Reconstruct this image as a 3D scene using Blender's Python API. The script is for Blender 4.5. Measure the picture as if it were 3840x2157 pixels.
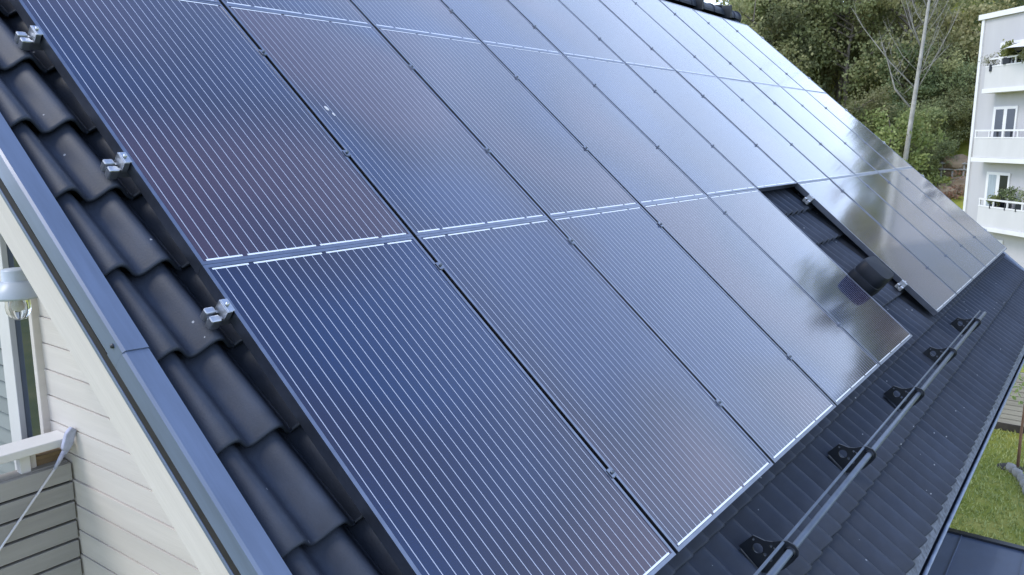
import bpy, bmesh, math, random
from mathutils import Vector, Matrix, noise
R = math.radians
random.seed(7)
scene = bpy.context.scene
for o in list(bpy.data.objects):
    bpy.data.objects.remove(o)
COL = scene.collection

# ------------------------------------------------------------------ camera
CAM = Vector((-1.490690, -1.111260, 1.439027))
cam_data = bpy.data.cameras.new("camera")
cam = bpy.data.objects.new("camera", cam_data)
COL.objects.link(cam)
CAMROWS = ((0.593718, 0.144657, -0.791564), (-0.804669, 0.109788, -0.583484), (0.002499, 0.983372, 0.181584))
cam.matrix_world = Matrix([list(r) + [c] for r, c in zip(CAMROWS, CAM)] + [[0, 0, 0, 1]])
cam_data.sensor_width = 36.0
cam_data.lens = 28.8455
cam_data.clip_start = 0.05
cam_data.clip_end = 2000
scene.camera = cam

# ------------------------------------------------------------------ sky
SUN_EL, SUN_AZ = R(50), R(138)          # azimuth counted from +X towards +Y
world = bpy.data.worlds.new("World")
scene.world = world
world.use_nodes = True
wn, wl = world.node_tree.nodes, world.node_tree.links
wn.clear()
w_out = wn.new("ShaderNodeOutputWorld")
w_bg = wn.new("ShaderNodeBackground")
w_bg.inputs["Strength"].default_value = 0.12
sky = wn.new("ShaderNodeTexSky")
sky.sky_type = 'NISHITA'
sky.sun_disc = False
sky.sun_elevation = SUN_EL
sky.sun_rotation = R(90) - SUN_AZ
sky.air_density = 1.3
sky.dust_density = 2.0
sky.ozone_density = 1.6
# thin broken cloud over the whole sky
tc = wn.new("ShaderNodeTexCoord")
mp = wn.new("ShaderNodeMapping"); mp.inputs["Scale"].default_value = (1, 1, 2.4)
nz = wn.new("ShaderNodeTexNoise"); nz.inputs["Scale"].default_value = 1.7
nz.inputs["Detail"].default_value = 5; nz.inputs["Roughness"].default_value = 0.5
cr_ = wn.new("ShaderNodeMapRange")
cr_.inputs["From Min"].default_value = 0.36; cr_.inputs["From Max"].default_value = 0.70
cr_.inputs["To Min"].default_value = 0.58; cr_.inputs["To Max"].default_value = 0.86
wmix = wn.new("ShaderNodeMix"); wmix.data_type = 'RGBA'
hz_sep = wn.new("ShaderNodeSeparateXYZ"); hz_mr = wn.new("ShaderNodeMapRange")   # thin high cloud overhead, bright haze all round the horizon
hz_mr.interpolation_type = 'SMOOTHSTEP'; hz_mr.inputs["From Min"].default_value = 0.0; hz_mr.inputs["From Max"].default_value = 1.08
hz_mix = wn.new("ShaderNodeMix"); hz_mix.data_type = 'RGBA'
hz_mix.inputs["A"].default_value = (20.0, 24.2, 32.0, 1); hz_mix.inputs["B"].default_value = (2.5, 4.3, 9.8, 1)
wl.new(tc.outputs["Generated"], hz_sep.inputs[0]); wl.new(hz_sep.outputs["Z"], hz_mr.inputs["Value"])
wl.new(hz_mr.outputs[0], hz_mix.inputs["Factor"]); wl.new(hz_mix.outputs["Result"], wmix.inputs["B"])
wl.new(tc.outputs["Generated"], mp.inputs["Vector"]); wl.new(mp.outputs[0], nz.inputs["Vector"])
wl.new(nz.outputs["Fac"], cr_.inputs["Value"]); wl.new(cr_.outputs[0], wmix.inputs["Factor"])
wl.new(sky.outputs[0], wmix.inputs["A"]); wl.new(wmix.outputs["Result"], w_bg.inputs["Color"])
wl.new(w_bg.outputs[0], w_out.inputs["Surface"])

# ------------------------------------------------------------------ sun behind thin cloud
sun_d = bpy.data.lights.new("sun", 'SUN')
sun_d.energy = 2.1
sun_d.angle = R(24)
sun_d.color = (1.0, 0.97, 0.93)
sun = bpy.data.objects.new("sun", sun_d)
COL.objects.link(sun)
sd = Vector((math.cos(SUN_EL) * math.cos(SUN_AZ), math.cos(SUN_EL) * math.sin(SUN_AZ), math.sin(SUN_EL)))
sun.rotation_euler = sd.to_track_quat('Z', 'Y').to_euler()

vs = scene.view_settings
vs.view_transform = 'Standard'; vs.look = 'None'; vs.gamma = 1.0; vs.use_curve_mapping = False
vs.exposure = 0.0

# ------------------------------------------------------------------ helpers
PHI = R(40)
SP, CP = math.sin(PHI), math.cos(PHI)
def RF(u, v, n):                       # roof coordinates (along eave, up slope, off the slope) -> world
    return Vector((u, v * CP - n * SP, v * SP + n * CP))
GROUND = -4.0

def tag(o, label=None, cat=None, group=None, kind=None):
    if label: o["label"] = label
    if cat: o["category"] = cat
    if group: o["group"] = group
    if kind: o["kind"] = kind
    return o

def empty(name, loc=(0, 0, 0), rot=(0, 0, 0), parent=None):
    o = bpy.data.objects.new(name, None)
    o.empty_display_size = 0.1
    COL.objects.link(o)
    o.location = loc; o.rotation_euler = rot
    if parent: o.parent = parent
    return o

def copy_tree(o, parent=None):
    c = o.copy(); COL.objects.link(c); c.parent = parent
    for ch in [k for k in bpy.data.objects if k.parent == o and k is not c]:
        copy_tree(ch, c)
    return c

class MB:
    def __init__(s): s.v, s.f, s.sm = [], [], []
    def quad(s, a, b, c, d, smooth=False):
        i = len(s.v); s.v += [tuple(a), tuple(b), tuple(c), tuple(d)]; s.f.append((i, i+1, i+2, i+3)); s.sm.append(smooth)
    def box(s, x0, x1, y0, y1, z0, z1):
        i = len(s.v)
        s.v += [(x0,y0,z0),(x1,y0,z0),(x1,y1,z0),(x0,y1,z0),(x0,y0,z1),(x1,y0,z1),(x1,y1,z1),(x0,y1,z1)]
        for q in ((0,3,2,1),(4,5,6,7),(0,1,5,4),(1,2,6,5),(2,3,7,6),(3,0,4,7)):
            s.f.append(tuple(i+k for k in q)); s.sm.append(False)
        return s
    def prism(s, poly, vec):               # poly: list of 3-D points, swept along vec
        i = len(s.v); n = len(poly); vec = Vector(vec)
        s.v += [tuple(p) for p in poly] + [tuple(Vector(p) + vec) for p in poly]
        s.f.append(tuple(i+k for k in reversed(range(n)))); s.sm.append(False)
        s.f.append(tuple(i+n+k for k in range(n))); s.sm.append(False)
        for k in range(n):
            j = (k+1) % n
            s.f.append((i+k, i+j, i+n+j, i+n+k)); s.sm.append(False)
        return s
    def tube(s, pts, rad, seg=10, caps=True):
        pts = [Vector(p) for p in pts]
        rad = rad if isinstance(rad, (list, tuple)) else [rad] * len(pts)
        base = len(s.v); up = None
        for k, p in enumerate(pts):
            d = (pts[min(k+1, len(pts)-1)] - pts[max(k-1, 0)]).normalized()
            if up is None:
                up = Vector((0, 0, 1)) if abs(d.z) < 0.9 else Vector((1, 0, 0))
            a = d.cross(up).normalized(); b = a.cross(d).normalized(); up = b
            for j in range(seg):
                t = 2 * math.pi * j / seg
                s.v.append(tuple(p + (a * math.cos(t) + b * math.sin(t)) * rad[k]))
        for k in range(len(pts) - 1):
            for j in range(seg):
                j2 = (j+1) % seg
                s.f.append((base+k*seg+j, base+k*seg+j2, base+(k+1)*seg+j2, base+(k+1)*seg+j)); s.sm.append(True)
        if caps:
            s.f.append(tuple(base+j for j in reversed(range(seg)))); s.sm.append(False)
            s.f.append(tuple(base+(len(pts)-1)*seg+j for j in range(seg))); s.sm.append(False)
        return s
    def lathe(s, prof, seg=24, M=Matrix()):   # prof: (r, z) list
        base = len(s.v)
        for r, z in prof:
            for j in range(seg):
                t = 2 * math.pi * j / seg
                s.v.append(tuple(M @ Vector((r*math.cos(t), r*math.sin(t), z))))
        for k in range(len(prof)-1):
            for j in range(seg):
                j2 = (j+1) % seg
                s.f.append((base+k*seg+j, base+k*seg+j2, base+(k+1)*seg+j2, base+(k+1)*seg+j)); s.sm.append(True)
        return s
    def strip(s, prof, x0, x1, smooth=False):  # open profile of (y,z) swept along x
        for a, b in zip(prof, prof[1:]):
            s.quad((x0, a[0], a[1]), (x1, a[0], a[1]), (x1, b[0], b[1]), (x0, b[0], b[1]), smooth)
        return s
    def mesh(s, name, mat, merge=False):
        me = bpy.data.meshes.new(name)
        me.from_pydata(s.v, [], s.f)
        me.polygons.foreach_set("use_smooth", s.sm)
        if merge:
            bm = bmesh.new(); bm.from_mesh(me)
            bmesh.ops.remove_doubles(bm, verts=bm.verts, dist=1e-5)
            bmesh.ops.recalc_face_normals(bm, faces=bm.faces)
            bm.to_mesh(me); bm.free()
        if mat: me.materials.append(mat)
        me.update()
        return me
    def build(s, name, mat, parent=None, merge=False, loc=None, rot=None, bevel=0):
        o = bpy.data.objects.new(name, s.mesh(name, mat, merge))
        COL.objects.link(o)
        if parent: o.parent = parent
        if loc is not None: o.location = loc
        if rot is not None: o.rotation_euler = rot
        if bevel:
            m = o.modifiers.new("bevel", 'BEVEL'); m.width = bevel; m.segments = 2; m.limit_method = 'ANGLE'
        return o

def link(name, mesh, parent=None, loc=(0, 0, 0), rot=(0, 0, 0), scale=(1, 1, 1)):
    o = bpy.data.objects.new(name, mesh); COL.objects.link(o)
    o.parent = parent; o.location = loc; o.rotation_euler = rot; o.scale = scale
    return o

# ------------------------------------------------------------------ materials
def new_mat(name):
    m = bpy.data.materials.new(name); m.use_nodes = True
    nt = m.node_tree
    return m, nt.nodes, nt.links, nt.nodes["Principled BSDF"]

def mat(name, col, rough=0.5, metal=0.0, spec=0.5, var=0.0, scale=8.0, detail=4, bump=0.0, bscale=60.0,
        coat=0.0, col2=None, coords="Object", stretch=(1, 1, 1), rand=0.0, rvar=0.0):
    m, n, l, b = new_mat(name)
    b.inputs["Base Color"].default_value = (*col, 1)
    b.inputs["Roughness"].default_value = rough
    b.inputs["Metallic"].default_value = metal
    b.inputs["Specular IOR Level"].default_value = spec
    if coat:
        b.inputs["Coat Weight"].default_value = coat; b.inputs["Coat Roughness"].default_value = 0.08
    t = n.new("ShaderNodeTexCoord"); mpn = n.new("ShaderNodeMapping"); mpn.inputs["Scale"].default_value = stretch
    l.new(t.outputs[coords], mpn.inputs["Vector"])
    src = None
    if var or col2:
        x = n.new("ShaderNodeTexNoise"); x.inputs["Scale"].default_value = scale; x.inputs["Detail"].default_value = detail
        x.inputs["Roughness"].default_value = 0.62
        l.new(mpn.outputs[0], x.inputs["Vector"])
        mx = n.new("ShaderNodeMix"); mx.data_type = 'RGBA'
        rm = n.new("ShaderNodeMapRange"); rm.inputs["From Min"].default_value = 0.3; rm.inputs["From Max"].default_value = 0.7
        l.new(x.outputs["Fac"], rm.inputs["Value"]); l.new(rm.outputs[0], mx.inputs["Factor"])
        a = [max(0, c * (1 - var)) for c in col]; c2 = col2 if col2 else [c * (1 + var) for c in col]
        mx.inputs["A"].default_value = (*a, 1); mx.inputs["B"].default_value = (*c2, 1)
        src = mx.outputs["Result"]
        if rvar:
            rr = n.new("ShaderNodeMapRange"); rr.inputs["To Min"].default_value = rough - rvar; rr.inputs["To Max"].default_value = rough + rvar
            l.new(x.outputs["Fac"], rr.inputs["Value"]); l.new(rr.outputs[0], b.inputs["Roughness"])
    if rand:
        oi = n.new("ShaderNodeObjectInfo"); hs = n.new("ShaderNodeHueSaturation")
        mr = n.new("ShaderNodeMapRange"); mr.inputs["To Min"].default_value = 1 - rand; mr.inputs["To Max"].default_value = 1 + rand
        l.new(oi.outputs["Random"], mr.inputs["Value"]); l.new(mr.outputs[0], hs.inputs["Value"])
        if src: l.new(src, hs.inputs["Color"])
        else: hs.inputs["Color"].default_value = (*col, 1)
        src = hs.outputs["Color"]
    if src: l.new(src, b.inputs["Base Color"])
    if bump:
        x2 = n.new("ShaderNodeTexNoise"); x2.inputs["Scale"].default_value = bscale; x2.inputs["Detail"].default_value = 6
        l.new(mpn.outputs[0], x2.inputs["Vector"])
        bp = n.new("ShaderNodeBump"); bp.inputs["Strength"].default_value = bump; bp.inputs["Distance"].default_value = 0.01
        l.new(x2.outputs["Fac"], bp.inputs["Height"]); l.new(bp.outputs[0], b.inputs["Normal"])
    return m

M = {}
M["tile"] = mat("tile_anthracite", (0.026, 0.033, 0.050), 0.56, spec=0.42, var=0.25, scale=7, bump=0.10, bscale=150, rand=0.13, rvar=0.07)
def speckle(mt, col, dens, scale):
    n, l = mt.node_tree.nodes, mt.node_tree.links; b = n["Principled BSDF"]
    prev = b.inputs["Base Color"].links[0].from_socket
    t = n.new("ShaderNodeTexCoord"); oi = n.new("ShaderNodeObjectInfo"); ad = n.new("ShaderNodeVectorMath"); ad.operation = 'ADD'
    sc_ = n.new("ShaderNodeVectorMath"); sc_.operation = 'SCALE'; sc_.inputs["Scale"].default_value = 3.1
    l.new(oi.outputs["Location"], sc_.inputs[0]); l.new(t.outputs["Object"], ad.inputs[0]); l.new(sc_.outputs[0], ad.inputs[1])
    v = n.new("ShaderNodeTexVoronoi"); v.inputs["Scale"].default_value = scale; l.new(ad.outputs[0], v.inputs["Vector"])
    lt = n.new("ShaderNodeMath"); lt.operation = 'LESS_THAN'; lt.inputs[1].default_value = 0.17; l.new(v.outputs["Distance"], lt.inputs[0])
    sp_ = n.new("ShaderNodeSeparateColor"); l.new(v.outputs["Color"], sp_.inputs[0])
    l2 = n.new("ShaderNodeMath"); l2.operation = 'LESS_THAN'; l2.inputs[1].default_value = dens; l.new(sp_.outputs[0], l2.inputs[0])
    mu = n.new("ShaderNodeMath"); mu.operation = 'MULTIPLY'; l.new(lt.outputs[0], mu.inputs[0]); l.new(l2.outputs[0], mu.inputs[1])
    mx = n.new("ShaderNodeMix"); mx.data_type = 'RGBA'; mx.inputs["B"].default_value = (*col, 1)
    l.new(mu.outputs[0], mx.inputs["Factor"]); l.new(prev, mx.inputs["A"]); l.new(mx.outputs["Result"], b.inputs["Base Color"])
speckle(M["tile"], (0.30, 0.31, 0.33), 0.035, 38.0)
M["deck"] = mat("roof_underlay", (0.012, 0.013, 0.015), 0.9)
M["flash"] = mat("blue_grey_sheet_metal", (0.100, 0.132, 0.205), 0.34, metal=0.0, spec=0.7, var=0.16, scale=4, coat=0.25, stretch=(5, 0.5, 5), bump=0.05, bscale=3)
M["groove"] = mat("dark_gap_fill", (0.012, 0.010, 0.010), 0.8, var=0.4, scale=20)
M["cream"] = mat("cream_painted_wood", (0.56, 0.512, 0.465), 0.66, var=0.08, scale=3, bump=0.12, bscale=40, stretch=(1, 0.25, 4), rand=0.03)
M["slat"] = mat("grey_beige_slat", (0.30, 0.285, 0.27), 0.7, var=0.10, scale=5, bump=0.15, bscale=40, stretch=(0.25, 1, 4), rand=0.05)
M["white"] = mat("white_paint", (0.60, 0.58, 0.555), 0.5, var=0.04, scale=6)
M["frame"] = mat("black_anodised_frame", (0.24, 0.26, 0.31), 0.33, metal=1.0, spec=0.5, var=0.15, scale=14)
M["alu"] = mat("bare_aluminium", (0.50, 0.52, 0.55), 0.42, metal=1.0, var=0.12, scale=40, bump=0.05, bscale=200)
M["darkmetal"] = mat("black_powder_coat", (0.010, 0.013, 0.019), 0.38, var=0.3, scale=12)
M["pipe"] = mat("blue_grey_steel_pipe", (0.085, 0.108, 0.145), 0.36, metal=0.1, spec=0.6, var=0.18, scale=9)
M["plastic"] = mat("dark_vent_plastic", (0.006, 0.009, 0.016), 0.62, spec=0.3, var=0.25, scale=8)
M["debris"] = mat("gutter_apron_with_grit", (0.16, 0.17, 0.19), 0.85, var=0.55, scale=30, detail=8, bump=0.4, bscale=90)
M["gutter"] = mat("gutter_steel", (0.06, 0.078, 0.115), 0.35, spec=0.7, var=0.2, scale=5)
M["rim"] = mat("pale_gutter_rim", (0.22, 0.26, 0.33), 0.35, spec=0.7, var=0.2, scale=6)  # lighter than the gutter steel
M["glassdark"] = mat("window_glass", (0.012, 0.022, 0.040), 0.04, spec=0.6)
M["teal"] = mat("teal_grey_sash", (0.20, 0.26, 0.28), 0.5)
M["lampcap"] = mat("pale_blue_enamel", (0.40, 0.44, 0.49), 0.35, var=0.05, scale=5)
M["lilac"] = mat("lilac_grey_bristle", (0.36, 0.37, 0.47), 0.7, var=0.2, scale=30)
M["brown"] = mat("brown_wood_box", (0.20, 0.135, 0.07), 0.8, var=0.2, scale=9)
M["steelrod"] = mat("bright_rod", (0.66, 0.66, 0.68), 0.35, metal=0.3)
M["slatreflection"] = mat("grey_green_slat_reflection", (0.20, 0.215, 0.20), 0.6, rand=0.15)
M["bluefloor"] = mat("blue_grey_cloth", (0.20, 0.255, 0.31), 0.8, var=0.12, scale=10)
M["stucco"] = mat("pale_grey_render", (0.46, 0.445, 0.45), 0.85, var=0.06, scale=0.9, stretch=(1, 1, 0.25), bump=0.08, bscale=8)
M["parapet"] = mat("off_white_balcony_panel", (0.56, 0.54, 0.525), 0.7, var=0.05, scale=1.2, stretch=(1, 1, 0.3))
M["trimwhite"] = mat("white_trim", (0.70, 0.68, 0.665), 0.55, var=0.05, scale=1.5)
M["farglass"] = mat("far_window_glass", (0.016, 0.020, 0.028), 0.06, spec=0.6, var=0.4, scale=1.4)
M["curtain"] = mat("pale_curtain_behind_glass", (0.30, 0.34, 0.37), 0.35, var=0.25, scale=5, stretch=(6, 6, 0.3))
M["porch"] = mat("blue_grey_porch_roofing", (0.075, 0.100, 0.155), 0.45, var=0.16, scale=1.8, coat=0.1)
M["bark"] = mat("bark", (0.13, 0.11, 0.09), 0.9, var=0.35, scale=6, bump=0.4, bscale=18)
M["barkpale"] = mat("pale_dead_bark", (0.36, 0.34, 0.31), 0.85, var=0.25, scale=3, bump=0.3, bscale=12)
M["twig"] = mat("grey_twig_bark", (0.25, 0.235, 0.21), 0.9, var=0.3, scale=4)
M["rock"] = mat("ochre_rock", (0.27, 0.20, 0.13), 0.9, var=0.4, scale=1.2, detail=8, bump=0.6, bscale=3)
M["stone"] = mat("pale_edging_stone", (0.30, 0.285, 0.26), 0.85, var=0.2, scale=9, bump=0.3, bscale=30)
M["plank"] = mat("weathered_plank", (0.40, 0.36, 0.30), 0.8, var=0.18, scale=3, stretch=(1, 0.3, 4), rand=0.08)
M["stake"] = mat("rusty_stake", (0.22, 0.12, 0.075), 0.85, var=0.3, scale=7)
M["soil"] = mat("dark_soil", (0.05, 0.042, 0.033), 0.95, var=0.4, scale=6, bump=0.5, bscale=20)

def leaf_mat(name, ca, cb, trans=0.45):
    m, n, l, b = new_mat(name)
    geo = n.new("ShaderNodeNewGeometry"); oi = n.new("ShaderNodeObjectInfo")
    mx = n.new("ShaderNodeMix"); mx.data_type = 'RGBA'
    mx.inputs["A"].default_value = (*ca, 1); mx.inputs["B"].default_value = (*cb, 1)
    l.new(geo.outputs["Random Per Island"], mx.inputs["Factor"])
    hs = n.new("ShaderNodeHueSaturation"); hs.inputs["Saturation"].default_value = 0.80
    r1 = n.new("ShaderNodeMapRange"); r1.inputs["To Min"].default_value = 0.85; r1.inputs["To Max"].default_value = 1.7
    r2 = n.new("ShaderNodeMapRange"); r2.inputs["To Min"].default_value = 0.47; r2.inputs["To Max"].default_value = 0.525
    ml = n.new("ShaderNodeMath"); ml.operation = 'MULTIPLY'; ml.inputs[1].default_value = 7.31
    fr = n.new("ShaderNodeMath"); fr.operation = 'FRACT'
    l.new(oi.outputs["Random"], r1.inputs["Value"]); l.new(oi.outputs["Random"], ml.inputs[0]); l.new(ml.outputs[0], fr.inputs[0])
    l.new(fr.outputs[0], r2.inputs["Value"])
    l.new(r1.outputs[0], hs.inputs["Value"]); l.new(r2.outputs[0], hs.inputs["Hue"]); l.new(mx.outputs["Result"], hs.inputs["Color"])
    l.new(hs.outputs[0], b.inputs["Base Color"])
    b.inputs["Roughness"].default_value = 0.55; b.inputs["Specular IOR Level"].default_value = 0.25
    tr = n.new("ShaderNodeBsdfTranslucent"); l.new(hs.outputs[0], tr.inputs["Color"])
    ms = n.new("ShaderNodeMixShader"); ms.inputs[0].default_value = trans
    l.new(b.outputs[0], ms.inputs[1]); l.new(tr.outputs[0], ms.inputs[2])
    l.new(ms.outputs[0], n["Material Output"].inputs["Surface"])
    return m
M["leaf"] = leaf_mat("hill_foliage", (0.165, 0.190, 0.055), (0.37, 0.365, 0.125))
M["leafdark"] = leaf_mat("dark_foliage", (0.105, 0.140, 0.050), (0.24, 0.265, 0.092))
M["leafgrey"] = leaf_mat("grey_twig_foliage", (0.22, 0.20, 0.145), (0.40, 0.365, 0.265), 0.15)
M["leafbright"] = leaf_mat("young_foliage", (0.14, 0.20, 0.035), (0.30, 0.34, 0.085))
M["leafrust"] = leaf_mat("rusty_foliage", (0.16, 0.075, 0.03), (0.26, 0.13, 0.055), 0.2)
M["grassblade"] = leaf_mat("lawn_grass", (0.175, 0.215, 0.028), (0.41, 0.385, 0.09), 0.2)

# solar cells under glass: blue to purple noise painting the anti-reflex film's sheen, faint weave, slightly uneven glass
def cell_mat():
    m, n, l, b = new_mat("solar_cells_under_glass")
    t = n.new("ShaderNodeTexCoord"); oi = n.new("ShaderNodeObjectInfo")
    add = n.new("ShaderNodeVectorMath"); add.operation = 'ADD'
    sc = n.new("ShaderNodeVectorMath"); sc.operation = 'SCALE'; sc.inputs["Scale"].default_value = 37.0
    cmb = n.new("ShaderNodeCombineXYZ"); l.new(oi.outputs["Random"], cmb.inputs[0]); l.new(oi.outputs["Random"], cmb.inputs[1])
    l.new(cmb.outputs[0], sc.inputs[0]); l.new(t.outputs["Object"], add.inputs[0]); l.new(sc.outputs[0], add.inputs[1])
    x = n.new("ShaderNodeTexNoise"); x.inputs["Scale"].default_value = 0.75; x.inputs["Detail"].default_value = 1.0
    l.new(add.outputs[0], x.inputs["Vector"])
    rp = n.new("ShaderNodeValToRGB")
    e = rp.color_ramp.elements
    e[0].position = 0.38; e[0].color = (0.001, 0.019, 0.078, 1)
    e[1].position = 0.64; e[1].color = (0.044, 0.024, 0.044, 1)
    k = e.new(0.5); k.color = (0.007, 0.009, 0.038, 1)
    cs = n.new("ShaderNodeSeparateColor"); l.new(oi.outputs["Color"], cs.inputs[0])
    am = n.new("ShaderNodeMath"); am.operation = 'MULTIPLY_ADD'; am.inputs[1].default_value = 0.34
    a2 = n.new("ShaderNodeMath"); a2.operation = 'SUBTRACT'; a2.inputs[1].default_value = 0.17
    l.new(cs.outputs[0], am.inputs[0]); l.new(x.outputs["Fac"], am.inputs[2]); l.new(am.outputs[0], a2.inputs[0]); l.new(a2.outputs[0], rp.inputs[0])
    v = n.new("ShaderNodeTexNoise"); v.inputs["Scale"].default_value = 260; v.inputs["Detail"].default_value = 2
    l.new(t.outputs["Object"], v.inputs["Vector"])
    mr = n.new("ShaderNodeMapRange"); mr.inputs["To Min"].default_value = 0.7; mr.inputs["To Max"].default_value = 1.3
    l.new(v.outputs["Fac"], mr.inputs["Value"])
    mm = n.new("ShaderNodeMix"); mm.data_type = 'RGBA'; mm.blend_type = 'MULTIPLY'; mm.inputs["Factor"].default_value = 1
    cc = n.new("ShaderNodeCombineColor")
    for i in range(3): l.new(mr.outputs[0], cc.inputs[i])
    l.new(rp.outputs[0], mm.inputs["A"]); l.new(cc.outputs[0], mm.inputs["B"])
    l.new(mm.outputs["Result"], b.inputs["Base Color"])
    b.inputs["IOR"].default_value = 1.5
    d = n.new("ShaderNodeTexNoise"); d.inputs["Scale"].default_value = 4; d.inputs["Detail"].default_value = 6
    l.new(add.outputs[0], d.inputs["Vector"])
    dr = n.new("ShaderNodeMapRange"); dr.inputs["To Min"].default_value = 0.045; dr.inputs["To Max"].default_value = 0.075
    l.new(d.outputs["Fac"], dr.inputs["Value"]); l.new(dr.outputs[0], b.inputs["Coat Roughness"])
    b.inputs["Coat Weight"].default_value = 1.0; b.inputs["Coat IOR"].default_value = 1.52; b.inputs["Roughness"].default_value = 0.085; b.inputs["Specular IOR Level"].default_value = 0.2
    return m
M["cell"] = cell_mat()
M["busbar"] = mat("silver_busbar_under_glass", (0.46, 0.48, 0.56), 0.10, spec=0.5, coat=1.0)
M["ribbon"] = mat("bright_string_ribbon", (0.82, 0.84, 0.88), 0.10, spec=0.5, coat=1.0)

def ground_mat():
    m, n, l, b = new_mat("lawn_and_hillside")
    t = n.new("ShaderNodeTexCoord")
    x = n.new("ShaderNodeTexNoise"); x.inputs["Scale"].default_value = 0.9; x.inputs["Detail"].default_value = 8; x.inputs["Roughness"].default_value = 0.7
    l.new(t.outputs["Object"], x.inputs["Vector"])
    rp = n.new("ShaderNodeValToRGB"); e = rp.color_ramp.elements
    e[0].position = 0.30; e[0].color = (0.165, 0.20, 0.035, 1)
    e[1].position = 0.72; e[1].color = (0.45, 0.385, 0.12, 1)
    k = e.new(0.5); k.color = (0.27, 0.28, 0.052, 1)
    l.new(x.outputs["Fac"], rp.inputs[0]); l.new(rp.outputs[0], b.inputs["Base Color"])
    b.inputs["Roughness"].default_value = 0.95; b.inputs["Specular IOR Level"].default_value = 0.1
    x2 = n.new("ShaderNodeTexNoise"); x2.inputs["Scale"].default_value = 22; x2.inputs["Detail"].default_value = 5
    l.new(t.outputs["Object"], x2.inputs["Vector"])
    bp = n.new("ShaderNodeBump"); bp.inputs["Strength"].default_value = 0.7; bp.inputs["Distance"].default_value = 0.05
    l.new(x2.outputs["Fac"], bp.inputs["Height"]); l.new(bp.outputs[0], b.inputs["Normal"])
    return m
M["ground"] = ground_mat()

# ------------------------------------------------------------------ terrain: flat garden, wooded hill beyond
def hill_z(x, y):
    dx, dy = x - CAM.x, y - CAM.y
    d = math.hypot(dx, dy); az = math.degrees(math.atan2(dy, dx))
    if abs(az) > 60: return GROUND
    fade = 1.0
    if az > 22: fade = max(0.0, 1 - (az - 22) / 8.0)
    if az < -38: fade = max(0.0, 1 - (-38 - az) / 20.0)
    slope = 0.46 + 0.006 * max(0.0, 12 - max(az, -14))
    r = min(max(0.0, d - 50), 48)
    return GROUND + fade * slope * r * (0.9 + 0.2 * noise.noise((x * 0.05, y * 0.05, 0))) + (0.5 * noise.noise((x * 0.13, y * 0.13, 3)) * min(1, r / 5))
def build_terrain():
    m = MB()
    xs = [-600, -200, -60, -20, 0, 10, 20, 30, 40] + [44 + 3 * i for i in range(26)] + [140, 200, 400, 800]
    ys = [-800, -400, -200, -120] + [-90 + 4 * i for i in range(46)] + [130, 250, 500, 800]
    for x in xs:
        for y in ys: m.v.append((x, y, hill_z(x, y)))
    ny = len(ys)
    for i in range(len(xs) - 1):
        for j in range(ny - 1):
            m.f.append((i*ny+j, (i+1)*ny+j, (i+1)*ny+j+1, i*ny+j+1)); m.sm.append(True)
    tag(m.build("ground", M["ground"]), kind="structure")
build_terrain()

# ------------------------------------------------------------------ the house
house = tag(empty("house", (5.45, 3.98, GROUND)), "pale boarded house with dark tiled roof carrying the solar panels", "house")
HINV = Vector((-5.45, -3.98, -GROUND))
def hb(mb, name, material, parent=house, **kw):     # world-coordinate mesh under the house
    off = HINV if parent is house else Vector((0, 0, 0))
    if parent is house:
        mb.v = [tuple(Vector(p) + off) for p in mb.v]
    return mb.build(name, material, parent, **kw)

X0, X1 = 0.15, 10.85              # gable walls
YF, YR = 0.36, 7.60               # front and rear wall
TAN = math.tan(PHI)
RIDGE_V = 5.13
RY = RF(0, RIDGE_V, -0.19).y; RZ = RF(0, RIDGE_V, -0.19).z
def roof_under(y):                # underside height of the roof at y
    return RZ - TAN * abs(y - RY) - 0.03

W = lambda p: Vector(p) + HINV
# gable wall backing and other walls
m = MB()
gab = [(X0 + 0.008, YF, GROUND), (X0 + 0.008, YF, roof_under(YF)), (X0 + 0.008, RY, roof_under(RY)), (X0 + 0.008, YR, roof_under(YR)), (X0 + 0.008, YR, GROUND)]
m.prism([W(p) for p in gab], (0.12, 0, 0))
gable = m.build("gable_wall", M["cream"], house)
m = MB(); m.prism([W((x + X1 - X0 - 0.15, y, z)) for x, y, z in gab], (0.12, 0, 0)); m.build("gable_wall", M["cream"], house)
m = MB()
for y0, y1 in ((YF, YF + 0.12), (YR - 0.12, YR)):
    m = MB(); m.box(X0 + 0.16, X1 - 0.16, y0, y1, GROUND, roof_under(YF) - 0.01); m.v = [tuple(W(p)) for p in m.v]
    m.build("long_wall", M["cream"], house)

# horizontal siding boards on the gable, up to the balcony door
BP, BZ0 = 0.1222, 0.640
JAMB = 2.735
k = -8
while True:
    zt = BZ0 - BP * k; zb = zt - BP + 0.0015; k += 1
    if zt < GROUND + 0.05: break
    if zt > 1.75: continue
    def yl(z): return max(YF, RY - (RZ - 0.03 - z) / TAN + 0.02)
    yr = JAMB if zt > -1.0 else 5.2
    if yl(zt) > yr - 0.05: continue
    j = random.uniform(-0.0015, 0.0015)
    m = MB(); m.prism([W((X0 + j, yl(zb), zb)), W((X0 + j, yr, zb)), W((X0 - 0.004 + j, yr, zt - 0.004)), W((X0 - 0.004 + j, yl(zt), zt - 0.004))], (0.033, 0, 0))
    m.build("siding_board", M["cream"], gable)

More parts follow.
